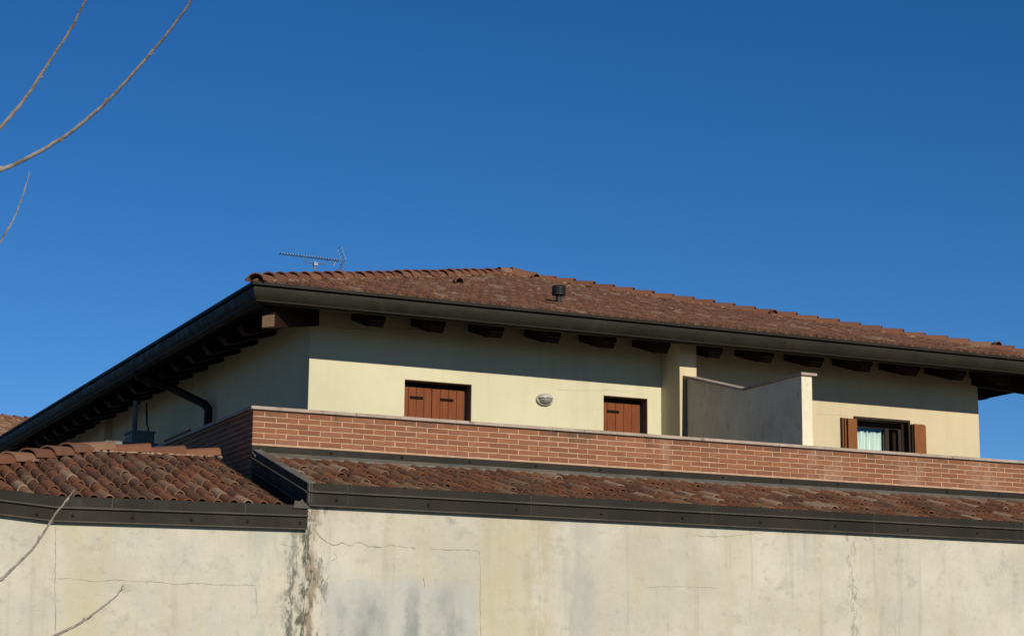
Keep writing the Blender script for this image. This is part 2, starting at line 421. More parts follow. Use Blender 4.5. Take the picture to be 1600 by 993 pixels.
# roof slab (solid): top = tile bed, bottom = soffit boards
def roof_slab():
    m = MB(); t = .21
    e = [(XE+.05, YE+.05), (XER-.05, YE+.05), (XER-.05, YB), (XE+.05, YB)]
    yr = YB-HALF
    top = [(x, y, ZT0) for x, y in e] + [(XA, YA, ZA), (XA, yr, ZA)]
    bot = [(x, y, ZT0-t) for x, y in e] + [(XA, YA, ZA-t), (XA, yr, ZA-t)]
    vs = top+bot
    tf = [(0, 1, 4), (1, 2, 5, 4), (2, 3, 5), (3, 0, 4, 5)]
    bf = [tuple(i+6 for i in reversed(f)) for f in tf]
    sf = [(i, (i+1) % 4, (i+1) % 4+6, i+6) for i in range(4)]
    m.add(vs, tf+bf+sf); return m
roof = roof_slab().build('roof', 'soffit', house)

# --- clay tile meshes: local x across, y up the slope, z out of the roof
def coppo_mesh(name, mat, w=.142, L=.425, h=.066, drop=.013, taper=.88, seg=6, th=.012, closed=False, lift=.008):
    mb = MB(); rings = []
    for (y, k) in ((0, 1), (L, taper)):
        out = []; inn = []
        for i in range(seg+1):
            t = math.pi*i/seg
            out.append((-math.cos(t)*w/2*k, y, math.sin(t)*h*k + lift - drop*y/L))
            inn.append((-math.cos(t)*(w/2-th)*k, y, math.sin(t)*(h-th)*k + lift - drop*y/L))
        rings.append(out+inn[::-1])
    mb.loft(rings, True)
    # front rim as quads instead of an n-gon
    n = 2*(seg+1); mb.f = [f for f in mb.f if len(f) == 4]
    for i in range(seg): mb.f.append((i, i+1, n-2-i, n-1-i))
    if closed: mb.add([Vector(mb.v[i])+Vector((0, .012, 0)) for i in range(seg+1)], [tuple(range(seg+1))])
    return mb
def pan_geo(w=.10, L=.42, d=.035, seg=3):
    vs = []; fs = []
    for y in (0, L):
        for i in range(seg+1):
            t = math.pi*i/seg; vs.append((-math.cos(t)*w/2, y, .030-math.sin(t)*d - .012*y/L))
    for i in range(seg): fs.append((i, i+1, seg+2+i, seg+1+i))
    return vs, fs
def to_mesh(mb, name, mat, smooth=True):
    me = bpy.data.meshes.new(name); me.from_pydata(mb.v, [], mb.f); me.materials.append(MAT[mat])
    import bmesh
    bm = bmesh.new(); bm.from_mesh(me); bmesh.ops.recalc_face_normals(bm, faces=bm.faces); bm.to_mesh(me); bm.free()
    if smooth:
        me.polygons.foreach_set('use_smooth', [True]*len(me.polygons))
        try: me.set_sharp_from_angle(angle=rad(45))
        except Exception: pass
    return me

def tile_field(parent, O, e, nrm, slope, u0, u1, v0, v1, pitch, expo, keep, nmax, score, mats, cover_kw={}, jitter=1.0, pans=True):
    """rows of cover tiles (separate parts up to nmax, the rest one 'stuff' mesh) over pan tiles.
       O eave point, e unit vector along the eave, nrm horizontal unit vector up the slope."""
    O = Vector(O); e = Vector(e); nrm = Vector(nrm)
    up = (nrm + Vector((0, 0, slope))).normalized(); zz = e.cross(up)
    base = Matrix((e, up, zz)).transposed().to_4x4()
    k = math.sqrt(1+slope*slope)
    shapes = [coppo_mesh('t', None, **{**dict(w=.124*s, h=.065*hh), **cover_kw}) for s, hh in ((1, 1), (1.05, 1.06), (.96, 1.08), (1.02, .94))]
    meshes = [to_mesh(s, 'roof_tile', mats[0]) for s in shapes]
    items = []
    nu = int((u1-u0)/pitch); nv = int((v1-v0)/expo)+1
    for i in range(nu):
        cj = random.uniform(-.006, .006)
        for j in range(nv):
            u = u0+(i+.5)*pitch; v = v0+j*expo
            if not keep(u, v): continue
            P = O + e*(u+cj+random.uniform(-.007, .007)*jitter) + up*((v)*k+random.uniform(-.016, .016)*jitter)
            m = Matrix.Translation(P+zz*random.uniform(0, .007)*jitter) @ base @ Matrix.Rotation(random.uniform(-.05, .05)*jitter, 4, 'Z') @ Matrix.Rotation(random.uniform(-.012, .012)*jitter, 4, 'X')
            items.append((score(u, v), random.randrange(4), m))
    items.sort(key=lambda q: q[0])
    for s, q, m in items[:nmax]: inst('roof_tile', meshes[q], m, parent)
    rest = items[nmax:]
    if rest:
        mb = MB()
        for s, q, m in rest: mb.add([m @ Vector(v) for v in shapes[q].v], shapes[q].f)
        o = mb.build('roof_tile_rows', mats[1], parent, True); o['kind'] = 'stuff'
    if pans:
        mb = MB(); pv, pf = pan_geo()
        for i in range(nu+1):
            for j in range(nv):
                u = u0+i*pitch; v = v0+j*expo
                if not keep(u, v): continue
                P = O+e*u+up*(v*k)
                m = Matrix.Translation(P) @ base
                mb.add([m @ Vector(q) for q in pv], pf)
        o = mb.build('pan_tile_rows', mats[2], parent, True, False); o['kind'] = 'stuff'
    return len(items)

def ridge_run(parent, A, B, expo, w=.25, h=.12, mat='ridge', lap_from_a=True, up=None, th=.016, first=True):
    """half round ridge tiles from low end A to high end B, every one a part; the upper tile lies over the lower one"""
    A = Vector(A); B = Vector(B); d = (B-A); L = d.length; d.normalize()
    x = d.cross(Vector((0, 0, 1))).normalized(); z = x.cross(d)
    base = Matrix((x, d, z)).transposed().to_4x4()
    shapes = [to_mesh(coppo_mesh('r', None, w=w*s, L=expo+.07, h=h*s2*.92, drop=.035, taper=.86, seg=8, th=th), 'ridge_tile', mat) for s, s2 in ((1, 1), (1.03, .97), (.97, 1.04))]
    n = int(L/expo)+ (1 if first else 0)
    for i in range(n):
        m = Matrix.Translation(A+d*(i*expo)+z*random.uniform(-.004, .006)+x*random.uniform(-.006, .006)) @ base @ Matrix.Rotation(random.uniform(-.02, .02), 4, 'Z')
        inst('ridge_tile', random.choice(shapes), m, parent)

# front slope of the tall house
def keep_front(u, v):
    x = XE+u; return x > XE+v+.02 and x < XER-(XER-XA)*v/HALF-.02 and v < HALF-.1
tile_field(house, (XE, YE+.02, ZT0), (1, 0, 0), (0, 1, 0), SL, 0, XER-XE, .02, HALF, .150, .335, keep_front, 300,
           lambda u, v: v*3+abs(u-4)*.02 + (50 if u > 11.8 else 0), ('tile_high', 'tile_high_stuff', 'pan'), dict(closed=True), jitter=1.5)
# mortar bed along the hips, then the ridge tiles
hl = (Vector((XE+.02, YE+.02, ZT0+.035)), Vector((XA, YA, ZA+.045))); hr = (Vector((XER-.02, YE+.02, ZT0+.035)), hl[1])
for A, B in (hl, hr):
    m = MB(); d = B-A; n = 60
    side = d.cross(Vector((0, 0, 1))).normalized()
    if side.y > 0: side = -side
    for k in range(n):
        if random.random() < .35: continue
        c = A+d*((k+random.random())/n)+side*.105+Vector((0, 0, -.012)); s = random.uniform(.025, .05)
        m.lathe([(.01, -.02), (s, 0), (s*.6, .018), (.005, .026)], c, (0, 0, 1), 6, 1.6, 1)
    o = m.build('mortar_bed', 'bed', house, True); o['kind'] = 'stuff'
ridge_run(house, hl[0], hl[1]-(hl[1]-hl[0]).normalized()*.15, .352)
ridge_run(house, hr[0], hr[1]-(hr[1]-hr[0]).normalized()*.15, .352)
# crowning cap where the hips meet, and the ridge running back
cap = to_mesh(coppo_mesh('c', None, w=.30, L=.42, h=.12, drop=.0, taper=.9, seg=8, th=.016), 'ridge_tile', 'ridge')
dh = (hl[1]-hl[0]).normalized()
inst('ridge_tile', cap, Matrix.Translation(hl[1]+Vector((-.16, -.06, -.022))) @ Matrix.Rotation(-math.pi/2, 4, 'Z') @ Matrix.Rotation(.03, 4, 'X'), house)
inst('ridge_tile', cap, Matrix.Translation(hl[1]+Vector((.46, -.08, -.060))) @ Matrix.Rotation(math.pi/2, 4, 'Z') @ Matrix.Rotation(.16, 4, 'X'), house)
ridge_run(house, (XA, YB-HALF, ZA+.04), (XA, YA+.3, ZA+.04), .352)
# a few vent tiles: small half-round hoods
for (x, y) in ((718, 449), (838, 441), (1210, 498), (1560, 548)):
    d = ray(x, y); t = (ZT0-SL*YE)/(d.z-SL*d.y); P = d*t
    sh = coppo_mesh('v', None, w=.16, L=.2, h=.085, drop=.03, taper=.6, seg=8, th=.016)
    me = to_mesh(sh, 'vent_tile', 'tile_high')
    up = Vector((0, 1, SL)).normalized(); base = Matrix((Vector((1, 0, 0)), up, Vector((1, 0, 0)).cross(up))).transposed().to_4x4()
    inst('vent_tile', me, Matrix.Translation(P+Vector((0, 0, .07))) @ base, house)

# gutters: drip strip + half-round trough, mitred at the corners
def gutter_prof():
    pts = []
    r = .105; zc = 4.962
    for i in range(9):           # outer curve from lip to bottom
        t = math.pi*(i/8)
        pts.append((r - r*math.cos(t), zc - (.103)*math.sin(t)**.8 if 0 < i < 8 else zc))
    pts = [(0, 5.062), (.012, 5.066)] + [(.012, zc+.002)] + [(p[0], p[1]) for p in pts[1:]]
    return pts
GP = [(0.0, 5.058), (-.003, 5.03), (.001, 4.998), (.012, 4.960), (.032, 4.922), (.062, 4.888), (.098, 4.864), (.130, 4.857), (.170, 4.88), (.19, 4.95), (.20, 5.03), (.185, 5.03), (.150, 4.93), (.10, 4.885), (.05, 4.90), (.024, 4.95), (.014, 5.04)]
def gut_ring(corner, sx, sy):
    cx, cy = corner; return [Vector((cx+sx*d, cy+sy*d, z)) for d, z in GP]
m = MB(); m.loft([gut_ring((XE, YE), 1, 1), gut_ring((XER, YE), -1, 1)]); gut = m.build('gutter', 'metal', house, True); gut['label'] = 'long sunlit front gutter'
m = MB(); m.loft([gut_ring((XE-.001, YE), 1, 1), gut_ring((XE-.001, YB), 1, 0)]); m.build('gutter', 'metal', house, True)
m = MB(); m.loft([gut_ring((XER+.001, YE), -1, 1), gut_ring((XER+.001, YB), -1, 0)]); m.build('gutter', 'metal', house, True)
# drip edge strip above the dark gap
m = MB(); m.hexa([(XE-.015, YE-.012, 5.083), (XER+.015, YE-.012, 5.083), (XER, YE+.10, 5.085), (XE, YE+.10, 5.085), (XE-.015, YE-.012, 5.125), (XER+.015, YE-.012, 5.125), (XER, YE+.10, 5.135), (XE, YE+.10, 5.135)])
m.build('drip_edge', 'metal', house)
m = MB(); m.hexa([(XE-.014, YE-.010, 5.083), (XE+.10, YE+.101, 5.085), (XE+.10, YB, 5.085), (XE-.014, YB, 5.083), (XE-.014, YE-.010, 5.125), (XE+.10, YE+.101, 5.135), (XE+.10, YB, 5.135), (XE-.014, YB, 5.125)])
m.build('drip_edge', 'metal', house)
# soldered joints along the front gutter
for x in (8.05, 10.9, 13.8, 16.7):
    m = MB(); m.loft([[Vector((x, YE+d-.004, z-.003)) for d, z in GP[:8]]+[Vector((x, YE+d+.01, z+.008)) for d, z in GP[:8]][::-1], [Vector((x+.02, YE+d-.004, z-.003)) for d, z in GP[:8]]+[Vector((x+.02, YE+d+.01, z+.008)) for d, z in GP[:8]][::-1]])
    m.build('gutter_joint', 'metal', house)

# rafter tails
def rafter_profile(y_end, y_wall, ztip):
    """(y, z) outline, carved end"""
    zt = lambda y: 4.885+(y-YE-.15)*SL - .004
    b = lambda y: ztip+(y-y_end)*SL
    return [(y_end+.03, b(y_end+.03)-.0), (y_end-.01, ztip+.012), (y_end-.02, ztip+.035), (y_end-.045, ztip+.045), (y_end-.055, ztip+.072), (y_end-.085, ztip+.085), (y_end-.10, ztip+.12), (y_end-.10, zt(y_end-.10)), (y_wall, zt(y_wall)), (y_wall, b(y_wall))]
for k in range(-1, 13):
    xr = 9.985+.868*k
    pr = rafter_profile(YE+.47, YF+.02, 4.757)
    m = MB(); w = .20
    m.loft([[Vector((xr-w, y, z)) for y, z in pr], [Vector((xr, y, z)) for y, z in pr]])
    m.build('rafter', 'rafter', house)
for k in range(0, 20):
    yr = YF+.62+.862*k
    pr = rafter_profile(YE+.47, YF+.02, 4.757)
    m = MB(); w = .20
    m.loft([[Vector((y-YE+XE, yr+w, z)) for y, z in pr], [Vector((y-YE+XE, yr, z)) for y, z in pr]])
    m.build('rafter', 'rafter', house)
    if k < 6:
        m = MB(); m.loft([[Vector((XER-(y-YE), yr+w, z)) for y, z in pr], [Vector((XER-(y-YE), yr, z)) for y, z in pr]])
        m.build('rafter', 'rafter', house)
# hip beams at the two front corners
for sx, x0 in ((1, XE), (-1, XER)):
    m = MB(); q = .062
    def hp(d, s): return (x0+sx*(d + s*q), YE+d - s*q)
    (ax, ay), (bx, by) = hp(.30, -1), hp(.30, 1); (cx, cy), (dx, dy) = hp(OV+.1, 1), hp(OV+.1, -1)
    z0a, z0b = 4.585, 4.86; z1a, z1b = 4.90, 5.13
    m.hexa([(ax, ay, z0a), (bx, by, z0a), (cx, cy, z0b), (dx, dy, z0b), (ax, ay, z1a), (bx, by, z1a), (cx, cy, z1b), (dx, dy, z1b)])
    hr_ = m.build('hip_rafter', 'rafter', house)
    (ax, ay), (bx, by) = hp(.296, -1), hp(.296, 1); (cx, cy), (dx, dy) = hp(.2995, 1), hp(.2995, -1)
    m = MB(); m.hexa([(ax, ay, z0a+.02), (bx, by, z0a+.02), (cx, cy, z0a+.02), (dx, dy, z0a+.02), (ax, ay, z0a+.175), (bx, by, z0a+.175), (cx, cy, z0a+.175), (dx, dy, z0a+.175)])
    m.build('lit_end_patch', 'lit_end_wood', hr_)  # pale patch added on the beam end for the sun striking it

# downpipe from the left gutter to the wall
m = MB()
P0 = onX(236, 585, XE+.09); P0.z = 4.88; P1 = onX(326, 634, XF-.10); yv = P1.y; zv = P1.z
st = Vector((XE+.09, yv+.8, 4.88)); q = onX(262, 603, XF-.55)
pth = [Vector((XE+.09, q.y-.1, 4.89)), Vector((XE+.12, q.y-.05, 4.80)), Vector((XF-.55, q.y, q.z))]
a = Vector((XF-.55, q.y, q.z)); bb = Vector((XF-.10, yv, zv))
for k in (.35, .7, .9): pth.append(a.lerp(bb, k))
pth += [Vector((XF-.10, yv, zv-.045)), Vector((XF-.10, yv, zv-.12)), Vector((XF-.10, yv, 1.9))]
m.tube(pth, .065, 10); m.build('downpipe', 'metal', house, True)

# closed shutters of the two terrace doors
def shutter_leaf(x0, x1, y, z0, z1, planks, strap, mat='shutter'):
    lf = MB(); lf.box(x0, x1, y+.022, y+.034, z0, z1); leaf = lf.build('shutter', mat, house)
    w = (x1-x0)/planks
    for k in range(planks):
        m = MB(); g = .0016 if k % 2 else .0022
        a, b = x0+k*w+g, x0+(k+1)*w-g; c = .0035
        m.loft([[Vector((a, y+.022, z)), Vector((a, y+c, z)), Vector((a+c, y, z)), Vector((b-c, y, z)), Vector((b, y+c, z)), Vector((b, y+.022, z))] for z in (z0, z1)])
        m.build('plank', mat, leaf)
    if strap:
        for zc in (strap[2], z0+.35):
            m = MB(); m.box(strap[0], strap[1], y-.012, y-.001, zc-.018, zc+.018); m.build('hinge_strap', 'iron', leaf)
    return leaf
ys = YF+.165
shutter_leaf(W1[0]+.012, 10.186, ys, W1[2]+.02, 4.15, 4, (9.86, 10.055, 3.996))
shutter_leaf(10.194, W1[1]-.035, ys, W1[2]+.02, 4.15, 4, (10.318, 10.513, 3.996))
shutter_leaf(W2[0]+.012, W2[1]-.035, ys, W2[2]+.02, 4.15, 5, (12.93, 13.13, 4.012))
for W in (W1, W2):
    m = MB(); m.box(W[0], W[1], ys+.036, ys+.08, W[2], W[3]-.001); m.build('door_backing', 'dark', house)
    m = MB(); e = .006    # brown lined reveal: head and right jamb
    m.box(W[0]+.001, W[1]-e, YF+.004, ys+.05, W[3]-e, W[3]-.001); m.box(W[1]-e, W[1]-.001, YF+.004, ys+.05, W[2], W[3]-.001)
    m.build('reveal_lining', 'reveal', house)

# the open window on the right
x0, x1, zb, zt = W3
win = MB(); f = .035
win.box(x0-.045, x1+.03, YF-.03, YF+.10, zt-.004, zt+.03); win.box(x1-.004, x1+.03, YF-.03, YF+.10, zb, zt-.005); win.box(x0-.03, x0+.004, YF-.03, YF+.10, zb, zt-.005)
winf = win.build('window', 'frame', house)
m = MB(); yw = YF+.17
m.box(x0+.005, x1-.005, yw, yw+.06, zt-.10, zt-.006); m.box(x0+.005, x0+.06, yw, yw+.06, zb, zt-.101); m.box(x1-.06, x1-.005, yw, yw+.06, zb, zt-.101); m.box(17.80, 17.87, yw-.012, yw+.06, zb, zt-.101)
m.build('window_frame', 'frame', winf)
m = MB(); m.box(x0+.062, 17.798, yw+.03, yw+.034, zb, zt-.103); m.build('pane', 'glass', winf)
m = MB(); ang = rad(55); hx, hy = x1-.065, yw+.0   # right sash swung inward
ex, ey = hx-math.cos(ang)*.42, hy+.06+math.sin(ang)*.42
for (s0, s1) in ((0, .12), (.86, 1)):
    m.hexa([(hx+(ex-hx)*s, hy+.06+(ey-hy-.06)*s+o_, z) for z in (zb, zt-.11) for s, o_ in ((s0, 0), (s1, 0), (s1, .04), (s0, .04))])
m.build('sash', 'frame', winf)
cu = MB(); n = 44; r0 = []; r1 = []
for k in range(n+1):
    t = k/n; xx = x0+.05+t*(17.83-x0-.05); yy = yw+.12+.022*math.sin(t*44+math.sin(t*9)*1.4)+.010*math.sin(t*97)
    r0.append(Vector((xx, yy, zb))); r1.append(Vector((xx+.006*math.sin(t*31), yy, 4.022+.006*math.sin(t*60))))
cu.loft([r0, r1], False, False)
cur = cu.build('curtain', 'curtain', None, True, False)
tag(cur, 'pale green white pleated curtain behind the window with open shutters', 'curtain')
sol = cur.modifiers.new('thickness', 'SOLIDIFY'); sol.thickness = .003
for (xa, xb, sgn) in ((16.858, 17.10, 1), (18.147, 18.380, -1)):
    # each shutter is folded in two leaves lying against the wall
    zt2 = 4.158 if sgn > 0 else 4.145
    m = MB(); m.box(xa+.012, xb, YF-.045, YF-.012, zb+.02, zt2-.004); leaf = m.build('shutter', 'shutter_orange', house)
    if sgn > 0:
        m = MB(); m.box(xa+.085, xb+.006, YF-.092, YF-.055, zb+.02, zt2-.012); m.build('plank', 'shutter_orange', leaf)
        m = MB(); m.box(xa+.036, xa+.052, YF-.080, YF-.046, zb+.02, zt2-.010); m.build('plank', 'shutter_orange', leaf)
        m = MB(); m.box(xa, xa+.011, YF-.05, YF-.006, zb+.02, zt2); m.build('plank', 'frame', leaf)
        m = MB(); m.box(xa+.062, xa+.082, YF-.075, YF-.047, 4.06, 4.10); m.build('hinge_strap', 'iron', leaf)
    else:
        c = .05
        m = MB(); m.loft([[Vector((x, y, z)) for x, z in ((xa+.03, zb+.02), (xb+.012, zb+.02), (xb+.012, zt2-.03), (xb-.02, zt2-.004), (xa+.03, zt2-.004))] for y in (YF-.092, YF-.055)]); m.build('plank', 'shutter_orange', leaf)
        m = MB(); m.box(xa-.006, xa+.012, YF-.075, YF-.006, zb+.02, zt2-.008); m.build('plank', 'frame', leaf)

# ================================================================== terrace parapet
par = thing('terrace_parapet', 'red brick parapet with stone coping in front of the house terrace', 'parapet', (XP, YP, 2.0))
CH = .0618; BL = .2625; XPE = 18.6
Z0 = 2.716
m = MB(); m.box(XP+.004, XPE, YP+.006, YP+.14, 2.30, 3.094); m.box(XP+.006, XP+.14, YP+.141, 28.5, 1.2, 3.094); core = m.build('mortar', 'mortar', par)
bw, bh, bd = BL-.0128, CH-.0118, .05
def brick_geo(L, h, d=.05, c=.004):
    mb = MB(); j = lambda: random.uniform(-.0018, .0018)
    f = [(c+j(), 0, c+j()), (L-c+j(), 0, c+j()), (L-c+j(), 0, h-c+j()), (c+j(), 0, h-c+j())]
    r = [(j(), c, j()), (L+j(), c, j()), (L+j(), c, h+j()), (j(), c, h+j())]
    k = [(0, d, 0), (L, d, 0), (L, d, h), (0, d, h)]
    mb.add(f+r+k, [(0, 1, 2, 3), (4, 5, 1, 0), (5, 6, 2, 1), (6, 7, 3, 2), (7, 4, 0, 3), (8, 9, 5, 4), (9, 10, 6, 5), (10, 11, 7, 6), (11, 8, 4, 7)])
    return mb
bms = [to_mesh(brick_geo(bw, bh), 'brick', 'brick', False) for _ in range(6)]
half0 = to_mesh(brick_geo(BL*.60-.0115, bh), 'brick', 'brick', False)
rows = 6; nb = 0
for r in range(rows):
    z = Z0+r*CH+.004
    x = XP+.006
    first = .148 if r % 2 else .281   # distance to first joint as in the photo (rows counted from the bottom)
    first = {0: .281-.0, 1: .143}[r % 2]
    me = to_mesh(brick_geo(first-.0115-.006, bh), 'brick', 'brick', False)
    inst('brick', me, Matrix.Translation((x, YP+random.uniform(-.0015, .0015), z)), par)
    x = XP+first; 
    while x < XPE-.05:
        inst('brick', random.choice(bms), Matrix.Translation((x+random.uniform(-.0012, .0012), YP+random.uniform(-.002, .002), z+random.uniform(-.0008, .0008))) @ Matrix.Rotation(random.uniform(-.003, .003), 4, 'Y'), par); nb += 1
        x += BL
m = MB()
for r in range(-12, 6):
    z = Z0+r*CH+.004; y = YP+.0-(.13 if r % 2 else 0)
    while y < 27.5:
        g = brick_geo(bw, bh); y0 = max(y, YP+.002)
        m.add([(XP+v[1], max(y+v[0], YP+.002), z+v[2]) for v in g.v], g.f); y += BL
o = m.build('brick_rows', 'brick_stuff', par); o['kind'] = 'stuff'; o['label'] = 'shaded courses of the left return'
m = MB(); m.box(XP+.142, XPE, YP+.142, YF-.002, 1.9, 2.03); m.box(XP+.142, XF-.002, YF, 28.4, 1.9, 2.03); o = m.build('terrace_floor', 'ground', par)
# coping slabs
x = XP-.032; k = 0
while x < XPE:
    L = 1.25; m = MB(); q = .004
    a, b = x, min(x+L-.003, XPE); y0, y1 = YP-.035, YP+.19; z0, z1 = 3.096, 3.132
    m.loft([[Vector((xx, y0, z0)), Vector((xx, y1, z0)), Vector((xx, y1, z1)), Vector((xx, y0+q, z1)), Vector((xx, y0, z1-q))] for xx in (a, b)])
    m.build('coping', 'coping', par); x += L; k += 1
m = MB(); m.box(XP-.033, XP+.18, YP+.192, 28.6, 3.097, 3.133); m.build('coping', 'coping', par)
# metal apron where the low roof meets the parapet
m = MB(); pr = [(0, 2.688), (-.012, 2.69), (-.016, 2.618), (0, 2.600)]
m.loft([[Vector((xx, YP+d, z)) for d, z in pr] for xx in (XP-.004, XPE)]); fl = m.build('flashing', 'metal', par)
m = MB(); pr3 = [(-.004, 2.614), (-.017, 2.616), (-.13, 2.566), (-.137, 2.546), (-.127, 2.542), (-.004, 2.596)]
m.loft([[Vector((xx, YP+d, z)) for d, z in pr3] for xx in (XP-.006, XPE)]); m.build('lip', 'lip', fl)
m = MB(); pr2 = [(-.004, 2.712), (-.018, 2.706), (-.018, 2.692), (-.004, 2.690)]
m.loft([[Vector((xx, YP+d, z)) for d, z in pr2] for xx in (XP-.006, XPE)]); m.build('mortar_fillet', 'mortar', par)
def screw(parent, P, nrm, r=.012):
    m = MB(); n = Vector(nrm).normalized(); e1 = n.cross(Vector((0, 0, 1))).normalized()
    m.lathe([(r*1.5, 0), (r*1.5, .003), (r, .004), (r*.9, .009), (r*.3, .011)], P, n, 8, 1, 1, e1, n.cross(e1))
    m.build('screw', 'screw', parent)
for k in range(14): screw(par, (XP+.07+.86*k, YP-.014, 2.655), (0, -1, 0), .013)

# ================================================================== dividing wall on the terrace
dv = thing('dividing_wall', 'grey stained plaster wall with sloping top dividing the two terraces', 'wall', (13.9, 22.6, 2.0))
prof = [(24.121, 2.0), (21.066, 2.0), (21.066, 4.068), (22.525, 4.060), (24.121, 4.465)]
m = MB(); m.loft([[Vector((x, y, z)) for y, z in prof] for x in (13.818, 13.976)]); m.build('wall', 'divider', dv)
m = MB(); m.box(13.803, 13.817, 24.035, 24.120, 2.03, 4.44); m.build('sealing_strip', 'strip', dv)
t = .034
for (ya, za, yb, zb_) in ((21.03, 4.070, 22.522, 4.062), (22.523, 4.062, 24.120, 4.467)):
    m = MB(); m.hexa([(13.795, ya, za), (14.036, ya, za), (14.036, yb, zb_), (13.795, yb, zb_), (13.795, ya, za+t), (14.036, ya, za+t), (14.036, yb, zb_+t), (13.795, yb, zb_+t)])
    m.build('coping', 'coping', dv)

# ================================================================== low building, right (behind the stained wall)
low = thing('low_building', 'low building with stained cream wall and long clay tile lean-to roof below the brick parapet', 'building', (11, 20, -1.65))
XL = 20.0
ZR = (2.0926, 1.9963, 1.8543)
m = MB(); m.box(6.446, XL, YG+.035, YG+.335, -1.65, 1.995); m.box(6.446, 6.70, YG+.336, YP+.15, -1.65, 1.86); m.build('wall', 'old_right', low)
SR = .268
zb0 = ZR[0]-.055
m = MB(); m.hexa([(6.44, YG+.05, zb0-.12), (XL, YG+.05, zb0-.12), (XL, YP-.01, zb0-.12+SR*(YP-YG-.06)), (6.44, YP-.01, zb0-.12+SR*(YP-YG-.06)), (6.44, YG+.05, zb0), (XL, YG+.05, zb0), (XL, YP-.01, zb0+SR*(YP-YG-.06)), (6.44, YP-.01, zb0+SR*(YP-YG-.06))])
m.build('roof', 'soffit', low)
tile_field(low, (6.515, YG+.055, zb0), (1, 0, 0), (0, 1, 0), SR, 0, XL-6.515, 0, 1.50, .1555, .352, lambda u, v: True, 300,
           lambda u, v: u*.9-v*.2, ('tile', 'tile_stuff', 'pan'))
def fascia_profile(out, zt, zm, zb):
    """outward offset (negative = outwards) and height"""
    return [(.03, zt-.012), (.012, zt), (-.004, zt-.002), (-.010, zm+.012), (-.026, zm+.010), (-.030, zm+.002), (-.026, zm-.006), (-.006, zm-.010), (-.010, zb+.020), (-.026, zb+.012), (-.028, zb+.003), (-.012, zb), (.03, zb+.004)]
def fascia(parent, A, B, z3, z3b=None, name='fascia', nrm=None, side=None, mat='metal'):
    A = Vector((A[0], A[1], 0)); B = Vector((B[0], B[1], 0)); d = (B-A).normalized(); n = Vector((-d.y, d.x, 0)) if nrm is None else Vector(nrm)
    z3b = z3b or z3
    ra = [A+n*o+Vector((0, 0, z)) for o, z in fascia_profile(1, *z3)]; rb = [B+n*o+Vector((0, 0, z)) for o, z in fascia_profile(1, *z3b)]
    m = MB(); m.loft([ra, rb]); fo = m.build(name, mat, parent)
    # worn bright beads
    m = MB()
    for i0, zz in ((5, 1), (10, 2)):
        qa = [A+n*o+Vector((0, 0, z3[zz]+dz)) for o, dz in ((-.0315, .000), (-.0315, .012), (-.020, .0155), (-.018, .0))]
        qb = [B+n*o+Vector((0, 0, z3b[zz]+dz)) for o, dz in ((-.0315, .000), (-.0315, .012), (-.020, .0155), (-.018, .0))]
        m.loft([qa, qb])
    m.build('bead', 'metal_edge', fo)
    return fo, n
fo, n = fascia(low, (6.438, YG), (XL, YG), ZR)
for k in range(11): screw(low, (6.745+1.02*k, YG-.010, 1.925), (0, -1, 0))
for x in (6.86, 8.95, 11.2, 13.4, 15.6):
    m = MB(); m.box(x, x+.006, YG-.0125, YG-.004, ZR[1]+.016, ZR[0]-.004); m.box(x+.003, x+.008, YG-.0125, YG-.004, ZR[2]+.026, ZR[1]-.012); m.build('sheet_seam', 'metal_edge', low)
m = MB(); m.box(6.436, 6.456, YG-.016, YG-.002, ZR[2]+.03, ZR[0]-.002); m.box(6.470, 6.480, YG-.014, YG-.002, ZR[2]+.03, ZR[0]-.004); m.build('corner_fold', 'metal_edge', low)
# left verge of this roof: the same sheet metal running up the slope
zv2 = tuple(z+SR*1.05*(YP-YG) for z in ZR)
fascia(low, (6.436, YP-.016), (6.436, YG+.002), zv2, ZR, 'verge_flashing', (1, 0, 0))
m = MB(); m.loft([[Vector((6.430+dx, YG+.002, ZR[0]-.012+dz)) for dx, dz in ((0, 0), (0, .014), (.085, .024), (.085, .004))], [Vector((6.430+dx, YP-.02, zv2[0]-.012+dz)) for dx, dz in ((0, 0), (0, .014), (.085, .024), (.085, .004))]])
m.build('verge_cap', 'lip', low)

m = MB(); m.hexa([(6.4375, YG+.04, 1.2), (6.4445, YG+.04, 1.2), (6.4445, YP-.02, 1.2), (6.4375, YP-.02, 1.2), (6.4375, YG+.04, ZR[2]+.02), (6.4445, YG+.04, ZR[2]+.02), (6.4445, YP-.02, zv2[2]+.02), (6.4375, YP-.02, zv2[2]+.02)]); m.build('shade_sheet', 'iron', low)  # black sheet added over the side wall, standing in for its shade
